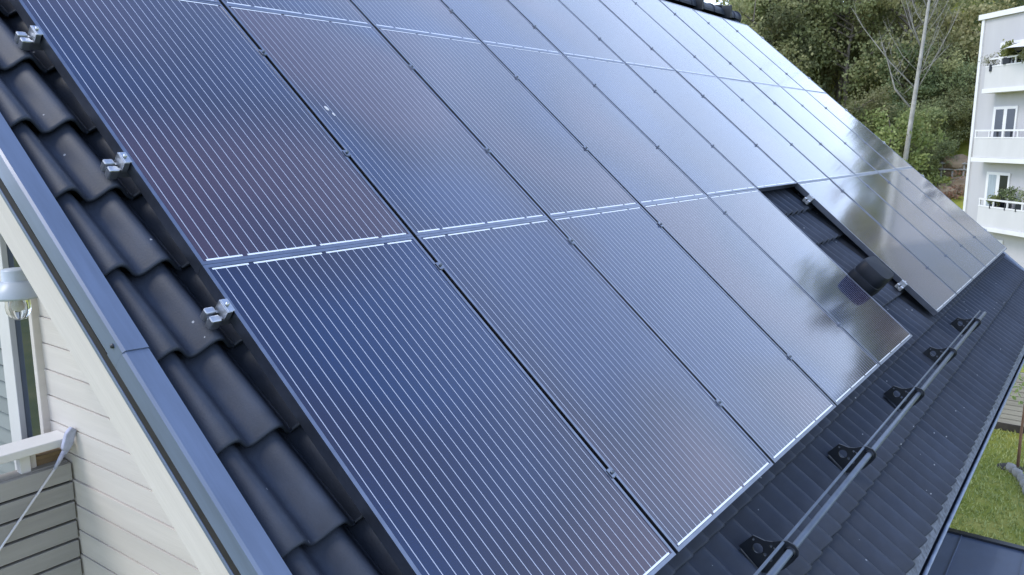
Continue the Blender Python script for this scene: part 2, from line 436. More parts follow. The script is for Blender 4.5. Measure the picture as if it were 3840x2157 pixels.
# balcony door and side light in the gable
door = empty("balcony_door", W((X0, 3.3, -0.95)), parent=house)
def dpart(name, material, x0, x1, y0, y1, z0, z1, bevel=0):
    m = MB(); m.box(x0 - X0, x1 - X0, y0 - 3.3, y1 - 3.3, z0 + 0.95, z1 + 0.95)
    return m.build(name, material, door, bevel=bevel)
dpart("jamb", M["cream"], X0 - 0.035, X0 + 0.03, JAMB, 2.768, -0.95, 1.35, 0.003)
dpart("sash", M["teal"], X0 - 0.012, X0 + 0.02, 2.768, 2.803, -0.95, 1.35)
dpart("pane", M["glassdark"], X0 - 0.004, X0 + 0.01, 2.803, 2.99, -0.95, 1.35)
dpart("mullion", M["white"], X0 - 0.03, X0 + 0.03, 2.99, 3.105, -0.95, 1.40, 0.003)
dpart("pane", M["glassdark"], X0 + 0.003, X0 + 0.02, 3.105, 3.95, -0.95, 1.35)
dpart("mullion", M["white"], X0 - 0.03, X0 + 0.03, 3.95, 4.06, -0.95, 1.40, 0.003)
dpart("pane", M["glassdark"], X0 + 0.003, X0 + 0.02, 4.06, 4.9, -0.95, 1.35)
for i in range(27):  # strips on the pane model the balcony slats reflected in its glass
    z = -0.9 + i * 0.083
    m = MB(); m.prism([(-0.020, 3.107 - 3.3, z + 0.95), (-0.020, 3.948 - 3.3, z + 0.95), (-0.003, 3.948 - 3.3, z + 0.95 + 0.066), (-0.003, 3.107 - 3.3, z + 0.95 + 0.066)], (0.003, 0, 0.002))
    m.build("reflected_slat", M["slatreflection"], door)

# ---------------- roof: deck, tiles, verge, eave, ridge
roof = empty("roof", W((0, 0, 0)), parent=house)     # children in world coordinates
ROOF_OBJ_ROT = (PHI, 0, 0)
def rpart(mb, name, material, parent=None, world=False, **kw):
    o = mb.build(name, material, parent or roof, **kw)
    if not world: o.rotation_euler = ROOF_OBJ_ROT
    return o
U0, U1 = -0.25, 11.15
m = MB(); m.box(U0 + 0.01, U1 - 0.01, -0.74, RIDGE_V - 0.02, -0.24, -0.200)
rpart(m, "roof_deck", M["deck"])
m = MB()                                             # rear slope, one sheet of dark tiling
a = RF(0, RIDGE_V, -0.15)
e = Vector((0, 2 * a.y + 0.62, -0.62))
m.prism([(U0, a.y + 0.03, a.z - 0.03), (U0, e.y, e.z), (U0, e.y, e.z - 0.08), (U0, a.y + 0.03, a.z - 0.11)], (U1 - U0, 0, 0))
rpart(m, "rear_slope", M["tile"], world=True)

TW, TC, N0, TT = 0.30, 0.354, -0.152, 0.042
V_FRONT0 = -0.758
def prof(x):
    p = math.cos(2 * math.pi * (x - 0.075) / 0.15)
    q = 2 * (((p + 1) / 2) ** 1.0) - 1
    return 0.030 * q
def tile_geom(m, u0, v0, nseg=24, back=0.40):
    xs = [0.0012 + (TW - 0.0024) * i / nseg for i in range(nseg + 1)]
    base = len(m.v)
    rows = ((0.0, TT - 0.007), (0.004, TT - 0.0015), (0.012, TT - 0.0008), (back, -TT * (back - TC) / TC))
    for y, dz in rows:
        for x in xs: m.v.append((u0 + x, v0 + y, N0 + dz + prof(x)))
    for x in xs: m.v.append((u0 + x, v0 + 0.001, N0 + prof(x) + TT - 0.016))
    for x in xs: m.v.append((u0 + x, v0 + back - 0.02, N0 + prof(x) - 0.030))
    n = nseg + 1
    for r in range(3):
        for i in range(nseg):
            m.f.append((base+r*n+i, base+r*n+i+1, base+(r+1)*n+i+1, base+(r+1)*n+i)); m.sm.append(True)
    for i in range(nseg):
        m.f.append((base+4*n+i, base+4*n+i+1, base+i+1, base+i)); m.sm.append(True)
    for i in range(nseg):
        m.f.append((base+5*n+i, base+5*n+i+1, base+4*n+i+1, base+4*n+i)); m.sm.append(True)
    # side edges
    for i, rev in ((0, False), (nseg, True)):
        q = [base+5*n+i, base+4*n+i, base+i, base+2*n+i, base+3*n+i]
        m.f.append(tuple(q if rev else reversed(q))); m.sm.append(False)
tm = MB(); tile_geom(tm, 0, 0)
tm.v = [(x - 0.15, y, z - N0) for x, y, z in tm.v]
tile_me = tm.mesh("tile", M["tile"])
NCOL, NROW = 38, 17
rest = MB()
rt = random.Random(3)
for r in range(NROW):
    vf = V_FRONT0 + TC * r
    for c in range(NCOL):
        single = (c == 0) or r <= 2 or (16 <= c <= 21 and r <= 7) or (c == NCOL - 1 and r <= 3)
        if single:
            p = RF(U0 + TW * c + 0.15, vf, N0)
            j = rt.uniform(-0.004, 0.004)
            link("tile", tile_me, roof, p, (PHI + rt.uniform(-0.003, 0.003), rt.uniform(-0.006, 0.006), j))
        else:
            tile_geom(rest, U0 + TW * c, vf, 8)
o = rpart(rest, "tiles_under_panels", M["tile"]); tag(o, kind="stuff")

# verge flashing in lengths, a strip painting its groove shadow and bargeboard, both gable ends
def verge(side):
    ub = -0.0 if side < 0 else 0
    def U(u): return u if side < 0 else (10.9 - u)
    cuts = [-0.86, 1.395, 3.40, RIDGE_V + 0.02]
    for i, (v0, v1) in enumerate(zip(cuts, cuts[1:])):
        lift = 0.0025 * i
        pf = [(-0.236, -0.16), (-0.238, -0.103), (-0.246, -0.090), (-0.318, -0.084), (-0.326, -0.092), (-0.330, -0.152), (-0.324, -0.157)]
        m = MB()
        ve = v1 + (0.05 if i < 2 else 0)
        for a, b in zip(pf, pf[1:]):
            m.quad((U(a[0]), v0, a[1] + lift), (U(b[0]), v0, b[1] + lift), (U(b[0]), ve, b[1] + lift - (0.002 if i < 2 else 0)), (U(a[0]), ve, a[1] + lift - (0.002 if i < 2 else 0)))
        o = rpart(m, "verge_flashing", M["flash"], merge=True)
        sm = o.modifiers.new("t", 'SOLIDIFY'); sm.thickness = 0.0012; sm.offset = -1
        bv = o.modifiers.new("b", 'BEVEL'); bv.width = 0.004; bv.segments = 2; bv.limit_method = 'ANGLE'
        for vv in (v0 + 0.045, v0 + 1.05):
            mm = MB(); mm.lathe([(0.0, 0.006), (0.006, 0.005), (0.0075, 0.0)], 10, Matrix.Translation((U(-0.3285), vv, -0.112 + lift)) @ Matrix.Rotation(R(-90 if side < 0 else 90), 4, 'Y'))
            s_ = mm.build("screw", M["darkmetal"], roof); s_.rotation_euler = ROOF_OBJ_ROT
    m = MB(); m.box(min(U(-0.3265), U(-0.25)), max(U(-0.3265), U(-0.25)), -0.84, RIDGE_V, -0.187, -0.159)  # near-black strip paints the recess shadow under the flashing
    rpart(m, "groove_shadow_strip", M["groove"])
    m = MB(); a, b = sorted((U(-0.329), U(-0.25))); m.box(a, b, -0.85, RIDGE_V, -0.203, -0.188)
    rpart(m, "lower_drip_edge", M["flash"], bevel=0.002)
    m = MB(); a, b = sorted((U(-0.318), U(-0.293))); m.box(a, b, -0.84, RIDGE_V, -0.342, -0.204)
    rpart(m, "bargeboard", M["cream"], bevel=0.002)
    m = MB(); a, b = sorted((U(-0.292), 0.14 if side < 0 else 10.86)); m.box(a, b, -0.74, RIDGE_V - 0.1, -0.30, -0.285)
    rpart(m, "soffit", M["cream"])
verge(-1); verge(1)

# eave apron, gutter, fascia
m = MB(); m.prism([(U0 - 0.02, -0.70, -0.168), (U0 - 0.02, -0.842, -0.198), (U0 - 0.02, -0.843, -0.202), (U0 - 0.02, -0.70, -0.176)], (U1 - U0 + 0.04, 0, 0))
rpart(m, "eave_apron", M["debris"])
gc = RF(0, -0.868, -0.200)
m = MB(); pr = []
GR = 0.062
for i in range(15):
    t = math.pi + math.pi * i / 14
    pr.append((gc.y + GR - GR * -math.cos(t) * -1 if False else gc.y + GR + GR * math.cos(t), gc.z - 0.004 + GR * math.sin(t)))
m.strip(pr, U0 - 0.03, U1 + 0.03, True)
g = rpart(m, "gutter", M["gutter"], world=True, merge=True)
sm = g.modifiers.new("t", 'SOLIDIFY'); sm.thickness = 0.0015
m = MB(); m.tube([(U0 - 0.03, gc.y, gc.z - 0.002), (U1 + 0.03, gc.y, gc.z + 0.003)], 0.0105, 12)
rpart(m, "gutter_rim", M["rim"], world=True)
m = MB(); m.box(U0, U1, gc.y + 2 * GR + 0.004, gc.y + 2 * GR + 0.026, gc.z - 0.15, gc.z - 0.01)
rpart(m, "fascia", M["cream"], world=True)
m = MB(); m.box(X0, X1, gc.y + 2 * GR + 0.027, YF, gc.z - 0.145, gc.z - 0.125)
rpart(m, "eave_soffit", M["cream"], world=True)

# ridge caps
rp_ = RF(0, RIDGE_V, -0.14)
for i in range(30):
    u = U0 - 0.02 + i * 0.39
    if u > U1: break
    m = MB(); n_ = 12
    r0, r1 = 0.118, 0.104
    u1 = min(u + 0.42, U1 + 0.10)
    ring = []
    for (uu, rr) in ((u, r0), (u + 0.04, r0), (u + 0.045, r0 - 0.008), (u1, r1)):
        ring.append([(uu, rp_.y + rr * math.cos(t), rp_.z + 0.045 + rr * math.sin(t)) for t in [math.pi * (-0.05 + 1.1 * q / n_) for q in range(n_ + 1)]])
    for a, b in zip(ring, ring[1:]):
        for q in range(n_): m.quad(a[q], b[q], b[q+1], a[q+1], True)
    m.f.append(tuple(range(len(m.v), len(m.v) + n_ + 1))); m.v += ring[0]; m.sm.append(False)
    rpart(m, "ridge_cap", M["tile"], world=True, merge=False)
# ladder-like ridge walkway brackets and rail (dark, seen against the sky)
m = MB(); m.lathe([(0.0, 0.0), (0.125, 0.0), (0.125, 0.018), (0.0, 0.022)], 20, Matrix.Translation((U1 + 0.10, rp_.y, rp_.z + 0.045)) @ Matrix.Rotation(R(90), 4, 'Y'))
rpart(m, "ridge_end_disc", M["darkmetal"], world=True)
for u in (8.55, 9.6, 10.62):
    m = MB(); m.box(u, u + 0.09, rp_.y - 0.05, rp_.y + 0.05, rp_.z + 0.15, rp_.z + 0.185)
    m.box(u + 0.02, u + 0.07, rp_.y - 0.20, rp_.y - 0.05, rp_.z - 0.02, rp_.z + 0.165)
    rpart(m, "ridge_bracket", M["darkmetal"], world=True, bevel=0.006)

# ------------------------------------------------------------------ solar panels
PW, PL, PV = 0.980, 1.6018, 1.603
FW, FH = 0.0135, 0.046
m = MB()                                              # frame ring
for x0, x1, y0, y1 in ((0, PW, 0, FW), (0, PW, PL - FW, PL), (0, FW, FW, PL - FW), (PW - FW, PW, FW, PL - FW)):
    m.box(x0, x1, y0, y1, -FH, 0)
frame_me = m.mesh("frame", M["frame"])
m = MB(); m.box(FW - 0.001, PW - FW + 0.001, FW - 0.001, PL - FW + 0.001, -0.008, -0.0022)
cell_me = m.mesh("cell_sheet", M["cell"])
CELL0, CELLW = 0.5 * (PW - 6 * 0.158), 0.158
m = MB()
RB = 0.0195
for i in range(24):
    x = CELL0 + (i + 0.5) * CELLW / 4
    m.quad((x - 0.0015, RB, -0.0016), (x + 0.0015, RB, -0.0016), (x + 0.0015, PL - RB, -0.0016), (x - 0.0015, PL - RB, -0.0016))
bus_me = m.mesh("busbars", M["busbar"])
def ribbon_mesh(groups, y):
    m = MB(); c = 0
    for gn in groups:
        a, b = CELL0 + c * CELLW + 0.010, CELL0 + (c + gn) * CELLW - 0.010
        m.quad((a, y - 0.0036, -0.0012), (b, y - 0.0036, -0.0012), (b, y + 0.0036, -0.0012), (a, y + 0.0036, -0.0012)); c += gn
    return m.mesh("string_ribbon", M["ribbon"])
rib = {(g, e): ribbon_mesh(g, RB if e == 0 else PL - RB) for g in ((2, 2, 2), (1, 2, 2, 1)) for e in (0, 1)}
ORD = ["first", "second", "third", "fourth", "fifth", "sixth", "seventh", "eighth", "ninth", "tenth", "eleventh"]
ROWN = ["bottom", "middle", "top"]
rp2 = random.Random(11)
for r in range(3):
    for c in range(11):
        if r == 0 and c == 5: continue
        u = c + 0.5 - PW / 2
        p = empty("solar_panel", RF(u, r * PV, 0), (PHI + rp2.uniform(-0.0012, 0.0012), rp2.uniform(-0.0012, 0.0012), 0))
        lab = f"black-framed solar panel, {ORD[c]} from the near verge in the {ROWN[r]} row"
        if r == 0 and c == 4: lab = "solar panel mirroring the dark vent hood, just left of the empty bay"
        if r == 0 and c == 6: lab = "solar panel just right of the empty bay in the bottom row"
        if r == 1 and c == 5: lab = "solar panel in the middle row directly above the empty bay"
        tag(p, lab, "solar panel", "solar panels covering the roof slope")
        link("frame", frame_me, p)
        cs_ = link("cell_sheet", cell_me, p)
        tint = {(1, 0): 0.74, (0, 0): 0.30, (0, 1): 0.56, (1, 1): 0.50, (0, 2): 0.28, (1, 2): 0.48}.get((r, c), rp2.uniform(0.35, 0.6))  # hand-set tints paint the view-angle sheen of the near panels
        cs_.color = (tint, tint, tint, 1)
        tag(link("busbars", bus_me, p), kind="stuff")
        lo, hi = ((2, 2, 2), (1, 2, 2, 1)) if r == 0 else ((1, 2, 2, 1), (2, 2, 2))
        link("string_ribbon", rib[(lo, 0)], p); link("string_ribbon", rib[(hi, 1)], p)

for i, (u, v, sz) in enumerate(((1.107, 2.432, 0.010), (1.12, 2.39, 0.007))):
    m = MB(); m.lathe([(1.0, 0.0), (0.75, 0.10), (0.0, 0.14)], 9, Matrix.Translation(RF(u, v, -0.0012)) @ Matrix.Rotation(PHI, 4, 'X') @ Matrix.Diagonal((sz, sz * 1.7, sz, 1)))
    tag(m.build("bird_dropping", M["white"]), ["larger", "smaller"][i] + " white bird dropping on the second middle-row panel", "dropping")

# mounting rails with clamps and roof hooks
def rail(v, ua, ub, label, clamps, end_l, end_r):
    t = tag(empty("mounting_rail", RF(ua, v, -0.075), ROOF_OBJ_ROT), label, "mounting rail", "mounting rails under the panels")
    L = ub - ua
    pf = [(-0.019, -0.034), (0.019, -0.034), (0.019, 0.0), (0.008, 0.0), (0.008, -0.007), (0.013, -0.007), (0.013, -0.026), (-0.013, -0.026), (-0.013, -0.007), (-0.008, -0.007), (-0.008, 0.0), (-0.019, 0.0)]
    m = MB(); m.prism([(0, y, z + 0.038) for y, z in pf], (L, 0, 0)); m.build("channel", M["alu"], t)
    def clamp(u, end):
        m = MB(); x = u - ua
        if end == 0:
            m.box(x - 0.0145, x + 0.0145, -0.018, 0.018, 0.0765, 0.0795); m.box(x - 0.007, x + 0.007, -0.02, 0.02, 0.03, 0.0766)
        else:
            m.box(x - 0.018 if end < 0 else x - 0.006, x + 0.006 if end < 0 else x + 0.018, -0.026, 0.026, 0.0755, 0.0785)
            a, b = (x - 0.022, x - 0.002) if end < 0 else (x + 0.002, x + 0.022)
            m.box(a, b, -0.028, 0.028, 0.036, 0.0766)
        q = m.build("clamp", M["frame"] if end == 0 else M["alu"], t, bevel=0.0015)
        mm = MB(); xb = x if end == 0 else (x - 0.010 if end < 0 else x + 0.010)
        mm.lathe([(0.0, 0.0895), (0.006, 0.0890), (0.0068, 0.0812)], 10, Matrix.Translation((xb, 0, 0)))
        mm.build("bolt", M["alu"] if end else M["pipe"], q)
    for u in clamps: clamp(u, 0)
    if end_l is not None:
        clamp(end_l, -1)
        m = MB(); x = end_l - ua - 0.028                      # compact end block with a slot
        m.box(x - 0.036, x - 0.001, -0.031, -0.004, 0.004, 0.046); m.box(x - 0.036, x - 0.001, 0.006, 0.031, 0.004, 0.046)
        m.box(x - 0.030, x - 0.002, -0.005, 0.007, 0.004, 0.026); m.build("end_block", M["alu"], t, bevel=0.005)
    if end_r is not None:
        clamp(end_r, 1)
    hooks = []
    u = ua + 0.30
    while u < ub: hooks.append(u); u += 1.2
    if end_r is None or ub < 11: hooks.append(ub - 0.05)
    for hu in hooks:
        x = hu - ua
        m = MB(); pts = [(-0.02, -0.040), (-0.02, 0.002), (0.0, 0.004), (0.0, -0.003), (-0.014, -0.006), (-0.014, -0.046), (0.16, -0.050), (0.16, -0.056), (-0.02, -0.052)]
        m.prism([(x - 0.016, y, z) for y, z in reversed(pts)], (0.032, 0, 0)); m.build("roof_hook", M["alu"], t, bevel=0.0015)
for r, vs_ in enumerate(((0.355, 1.425), (2.120, 2.826), (3.55, 4.50))):
    for i, v in enumerate(vs_):
        pos = "lower" if i == 0 else "upper"
        if r == 0:
            rail(v, -0.020, 5.04, f"silver rail under the {pos} part of the bottom row, before the vent gap", [1, 2, 3, 4], 0.008, None)
            rail(v, 5.955, 11.03, f"silver rail under the {pos} part of the bottom row, beyond the vent gap", [7, 8, 9, 10], 5.998, 10.992)
        else:
            rail(v, -0.020, 11.03, f"silver rail under the {pos} part of the {ROWN[r]} panel row", list(range(1, 11)), 0.008, 10.992)

# ------------------------------------------------------------------ snow guard
sg = tag(empty("snow_guard", RF(3.2, -0.2, -0.12), ROOF_OBJ_ROT), "two-pipe snow guard on black perforated brackets above the eave", "snow guard")
S = lambda u, v, n: (u - 3.2, v + 0.2, n + 0.12)
def bracket(u):
    bm = bmesh.new()
    outline = [(-0.141, -0.118), (-0.143, -0.036), (-0.152, -0.030), (-0.185, -0.012), (-0.206, 0.012), (-0.222, 0.045), (-0.236, 0.064), (-0.262, 0.076), (-0.287, 0.074), (-0.302, 0.058), (-0.308, 0.02), (-0.310, -0.03), (-0.300, -0.075), (-0.272, -0.118)]
    holes = [((-0.192, -0.058), 0.0215), ((-0.156, -0.046), 0.005), ((-0.226, -0.052), 0.007), ((-0.215, -0.005), 0.006), ((-0.236, 0.022), 0.006), ((-0.252, -0.048), 0.009), ((-0.255, -0.090), 0.006), ((-0.228, 0.0), 0.005)]
    edges = []
    def loop(pts):
        vs2 = [bm.verts.new((0, y, z)) for y, z in pts]
        for a, b in zip(vs2, vs2[1:] + vs2[:1]): edges.append(bm.edges.new((a, b)))
    loop(outline)
    for (cy, cz), rr in holes:
        n_ = 20 if rr > 0.01 else 10
        loop([(cy + rr * math.cos(2*math.pi*q/n_), cz + rr * math.sin(2*math.pi*q/n_)) for q in range(n_)])
    bmesh.ops.triangle_fill(bm, use_beauty=True, use_dissolve=False, edges=edges)
    me = bpy.data.meshes.new("bracket"); bm.to_mesh(me); bm.free(); me.materials.append(M["darkmetal"])
    o = link("bracket", me, sg, S(u, 0, 0))
    sm = o.modifiers.new("t", 'SOLIDIFY'); sm.thickness = 0.007; sm.offset = 0
    mm = MB(); mm.lathe([(0.0195, -0.018), (0.0215, -0.014), (0.0215, 0.014), (0.0195, 0.018)], 16, Matrix.Translation((0, -0.272, 0.045)) @ Matrix.Rotation(R(90), 4, 'Y'))
    mm.build("pipe_collar", M["darkmetal"], o)
    mm = MB(); mm.box(-0.02, 0.02, -0.275, -0.155, -0.128, -0.1225); mm.build("foot_plate", M["darkmetal"], o)
for u in (0.30, 1.52, 2.75, 4.00, 5.23, 6.50): bracket(u)
m = MB(); m.tube([S(0.02, -0.272, 0.045), S(6.98, -0.272, 0.045)], 0.0145, 16); m.build("pipe", M["pipe"], sg)
m = MB(); m.tube([S(0.02, -0.231, 0.046), S(6.90, -0.231, 0.046)], 0.0065, 10); m.build("thin_pipe", M["pipe"], sg)

# ------------------------------------------------------------------ roof vent in the empty bay
vent = tag(empty("roof_vent", RF(5.215, 0.53, -0.13), ROOF_OBJ_ROT), "dark hooded roof vent standing in the bay without a panel", "roof vent")
def ring_stack(prof, ru, rv, power=4.5, seg=40):
    m = MB(); base = 0
    for k_, z in prof:
        for j in range(seg):
            t = 2 * math.pi * j / seg; c_, s_ = math.cos(t), math.sin(t)
            q = (abs(c_) ** power + abs(s_) ** power) ** (-1 / power)
            m.v.append((ru * k_ * c_ * q, rv * k_ * s_ * q, z))
    for a in range(len(prof) - 1):
        for j in range(seg):
            j2 = (j + 1) % seg
            m.f.append((a*seg+j, a*seg+j2, (a+1)*seg+j2, (a+1)*seg+j)); m.sm.append(True)
    return m
m = ring_stack([(0.72, -0.03), (0.70, 0.06), (0.70, 0.10)], 0.165, 0.115); m.build("pipe_body", M["plastic"], vent)
m = ring_stack([(0.72, 0.085), (1.0, 0.085), (1.03, 0.098), (1.02, 0.170), (0.985, 0.174), (0.985, 0.180), (1.0, 0.184), (0.97, 0.262), (0.92, 0.276), (0.5, 0.286), (0.0, 0.288)], 0.170, 0.122)
o = m.build("hood", M["plastic"], vent); bv = o.modifiers.new("e", 'EDGE_SPLIT'); bv.split_angle = R(40)
m = ring_stack([(1.35, -0.015), (1.30, 0.0), (0.85, 0.03), (0.71, 0.06)], 0.165, 0.125, 2.4); m.build("base_collar", M["plastic"], vent)

# pebbles on the eave apron
for (u, sz) in ((2.95, 0.013), (4.35, 0.009)):
    m = MB(); m.lathe([(0.0, -0.5), (0.7, -0.35), (1.0, 0.05), (0.72, 0.5), (0.0, 0.72)], 7, Matrix.Translation(RF(u, -0.775, -0.172)) @ Matrix.Diagonal((sz, sz * 0.8, sz, 1)))
    tag(m.build("pebble", M["stone"]), "pale pebble lying on the eave apron nearest the camera" if u < 3 else "smaller pale pebble lying further along the eave apron", "pebble", "pebbles on the eave")

# ------------------------------------------------------------------ balcony on the gable
YB = 2.55
bal = empty("balcony", W((-0.5, YB, -0.95)), parent=house)
B_ = lambda x, y, z: (x + 0.5, y - YB, z + 0.95)
def bpart(name, material, x0, x1, y0, y1, z0, z1, bevel=0.0):
    m = MB(); a = B_(x0, y0, z0); b = B_(x1, y1, z1); m.box(a[0], b[0], a[1], b[1], a[2], b[2])
    return m.build(name, material, bal, bevel=bevel)
bpart("floor", M["slat"], -1.25, 0.14, 2.58, 5.38, -1.10, -0.98)
zt = -0.010
for i in range(13):
    bpart("slat", M["slat"], -1.28, 0.138, YB, YB + 0.024, zt - 0.081, zt, 0.002)
    zt -= 0.0935
bpart("backing", M["groove"], -1.26, 0.135, YB + 0.026, YB + 0.045, -1.22, -0.02)
bpart("ledge", M["slat"], -1.28, 0.137, YB + 0.028, YB + 0.10, -0.022, -0.006, 0.002)
bpart("handrail", M["white"], -1.30, 0.145, YB - 0.02, YB + 0.115, 0.082, 0.118, 0.004)
for x in (-0.95, -0.52, -0.058):
    bpart("rail_post", M["white"], x, x + 0.042, YB + 0.03, YB + 0.07, -0.006, 0.082, 0.002)
bpart("rail_post", M["cream"], -0.006, 0.018, YB + 0.055, YB + 0.10, -0.005, 0.082, 0.002)
# things on the balcony
bx = tag(empty("wooden_box", (0.065, 2.72, -0.98)), "brown wooden box behind the balcony rail against the wall", "box")
m = MB()
m.box(-0.045, 0.06, -0.10, 0.10, 0, 1.00); m.build("body", M["brown"], bx, bevel=0.004)
m = MB(); m.box(-0.055, 0.07, -0.11, 0.11, 1.002, 1.02); m.build("lid", M["brown"], bx, bevel=0.003)
cu = tag(empty("draped_cloth", (-0.35, 2.92, -0.98)), "blue-grey cloth hanging behind the balcony rail opening", "cloth")
m = MB(); nn = 24
for i in range(nn):
    x0, x1 = -0.45 + 0.72 * i / nn, -0.45 + 0.72 * (i + 1) / nn
    f = lambda x: 0.025 * math.sin(x * 26) + 0.01 * math.sin(x * 61)
    m.quad((x0, f(x0), 0.0), (x1, f(x1), 0.0), (x1, f(x1) * 0.6, 1.02), (x0, f(x0) * 0.6, 1.02), True)
q = m.build("sheet", M["bluefloor"], cu, merge=True); sm = q.modifiers.new("t", 'SOLIDIFY'); sm.thickness = 0.006

# long-handled brush leaning on the rail corner
br = tag(empty("long_brush", (-0.55, 2.505, -0.62)), "long thin pole with lilac-grey head leaning on the balcony corner", "brush")
O = Vector((-0.55, 2.505, -0.62))
hd = Vector((0.083, 2.508, 0.038)); tip = Vector((0.128, 2.49, 0.165))
end = hd + (Vector((-0.18, 2.508, -0.251)) - hd).normalized() * 1.15
m = MB(); m.tube([end - O, hd - O], 0.0052, 8); m.build("handle", M["steelrod"], br)
m = MB(); m.tube([hd - O + (end - hd).normalized() * 0.05, hd - O + (tip - hd) * 0.25], [0.007, 0.011], 10); m.build("socket", M["lilac"], br)
ax = (tip - hd).normalized(); sd_ = ax.cross(Vector((0, 1, 0))).normalized()
m = MB(); b0 = hd - O + (tip - hd) * 0.12
poly = [b0 - sd_ * 0.009, b0 + ax * 0.05 - sd_ * 0.024, b0 + ax * 0.12 - sd_ * 0.020, b0 + ax * 0.13 + sd_ * 0.006, b0 + ax * 0.10 + sd_ * 0.020, b0 + ax * 0.03 + sd_ * 0.016]
m.prism([p - Vector((0, 0.012, 0)) for p in poly], (0, 0.026, 0)); m.build("head", M["lilac"], br, bevel=0.005)

# wall lantern
lx, ly = -0.05, 2.45
lamp = tag(empty("wall_lantern", (lx, ly, 0.70)), "wall lantern with pale blue metal shade and clear glass globe", "lantern")
m = MB(); m.lathe([(0.0, 0.208), (0.044, 0.206), (0.048, 0.200), (0.048, 0.160), (0.050, 0.158)], 28); m.build("cap", M["lampcap"], lamp)
m = MB(); m.lathe([(0.050, 0.158), (0.058, 0.156), (0.094, 0.100), (0.095, 0.090), (0.091, 0.092), (0.055, 0.145)], 32); m.build("shade", M["lampcap"], lamp)
mg, n_, l_, b_ = new_mat("clear_globe_glass")
b_.inputs["Base Color"].default_value = (0.95, 0.97, 0.97, 1); b_.inputs["Roughness"].default_value = 0.03
b_.inputs["Transmission Weight"].default_value = 1.0; b_.inputs["IOR"].default_value = 1.3
m = MB(); m.lathe([(0.040, 0.100), (0.045, 0.075), (0.0475, 0.050), (0.044, 0.026), (0.033, 0.010), (0.016, 0.002), (0.0, 0.0)], 28); m.build("globe", mg, lamp, merge=True)
m = MB(); m.lathe([(0.013, 0.10), (0.013, 0.075), (0.020, 0.058), (0.017, 0.040), (0.0, 0.032)], 16); m.build("bulb", M["white"], lamp)
for t in range(4):
    m = MB(); a = t * math.pi / 2 + 0.5
    m.tube([(0.049 * math.cos(a), 0.049 * math.sin(a), 0.10), (0.051 * math.cos(a), 0.051 * math.sin(a), 0.05), (0.034 * math.cos(a), 0.034 * math.sin(a), 0.004), (0.0, 0.0, -0.005)], 0.0017, 6)
    m.build("guard_wire", M["alu"], lamp)
m = MB(); m.tube([(0.03, 0, 0.18), (0.19, 0, 0.19)], 0.009, 10); m.build("arm", M["lampcap"], lamp)

# ------------------------------------------------------------------ porch roof below the eave
pr_ = tag(empty("porch", (3.9, -1.4, GROUND)), "low blue-grey metal roof of a porch below the gutter", "porch")
PZ, PX1 = -1.60, 5.36
m = MB(); m.box(2.0 - 3.9, PX1 - 3.9, -3.0 + 1.4, 0.03 + 1.4, PZ - 0.06 - GROUND, PZ - GROUND); m.build("roof_sheet", M["porch"], pr_)
for i in range(6):
    y = -0.42 - 0.42 * i
    m = MB(); m.box(2.0 - 3.9, PX1 - 3.9 - 0.02, y + 1.4, y + 1.406, PZ - GROUND, PZ - GROUND + 0.010); m.build("standing_seam", M["porch"], pr_)
m = MB(); m.box(PX1 - 3.9 - 0.03, PX1 - 3.9 + 0.03, -3.02 + 1.4, 0.03 + 1.4, PZ - GROUND - 0.12, PZ - GROUND + 0.018); m.build("edge_trim", M["darkmetal"], pr_)
for x, y in ((2.2, -2.85), (5.2, -2.85)):
    m = MB(); m.box(x - 3.9 - 0.05, x - 3.9 + 0.05, y + 1.4 - 0.05, y + 1.4 + 0.05, 0, PZ - 0.07 - GROUND); m.build("post", M["white"], pr_)

# ------------------------------------------------------------------ garden beyond the house end
pf_ = tag(empty("plank_wall", (15.9, 0.0, GROUND)), "low pale retaining wall of horizontal planks on the lawn", "plank wall")
for i in range(11):
    m = MB(); m.box(0, 0.04, -0.16 - 1.4, 0.9, 0.14 + i * 0.092, 0.14 + i * 0.092 + 0.083); m.v = [(x + random.uniform(-.002, .002), y, z) for x, y, z in m.v]
    m.build("plank", M["plank"], pf_)
m = MB(); m.box(0.042, 0.09, -1.5, 0.88, 0.0, 1.14); m.build("backing", M["soil"], pf_)
m = MB(); m.box(-0.03, 0.30, -1.56, 0.92, -0.02, 0.13); m.build("footing", M["soil"], pf_)
sp = tag(empty("sapling", (13.95, -0.24, GROUND)), "young tree with thin reddish trunk tied to a stake on the lawn", "tree")
m = MB(); m.tube([(0, 0, 0), (0.01, 0.01, 0.6), (-0.01, 0.0, 1.3), (0.02, 0.02, 1.9)], [0.026, 0.022, 0.017, 0.008], 8); m.build("trunk", M["stake"], sp)
m = MB(); m.tube([(0.05, -0.09, 0), (0.05, -0.09, 1.15)], 0.014, 6); m.build("stake", M["plank"], sp)
m = MB()
rs = random.Random(5)
def add_leaf(m, p, s, rs, flat=0.0):
    a = Vector((rs.gauss(0, 1), rs.gauss(0, 1), rs.gauss(0, 1) * (1 - flat))).normalized()
    b = a.cross(Vector((rs.gauss(0, 1), rs.gauss(0, 1), rs.gauss(0, 1)))).normalized()
    m.quad(p - a * s * 0.5, p + b * s * 0.32, p + a * s * 0.5, p - b * s * 0.32)
for i in range(260):
    add_leaf(m, Vector((rs.gauss(0, 0.28), rs.gauss(0, 0.28), rs.uniform(1.25, 2.3))), 0.09, rs)
m.build("crown", M["leafbright"], sp)
m = MB(); m.lathe([(0.0, 0.04), (0.14, 0.03), (0.21, 0.004), (0.22, -0.02)], 14, Matrix.Translation((0, 0, 0))); tag(m.build("soil_patch", M["soil"], loc=(13.9, -0.15, GROUND)), kind="structure")
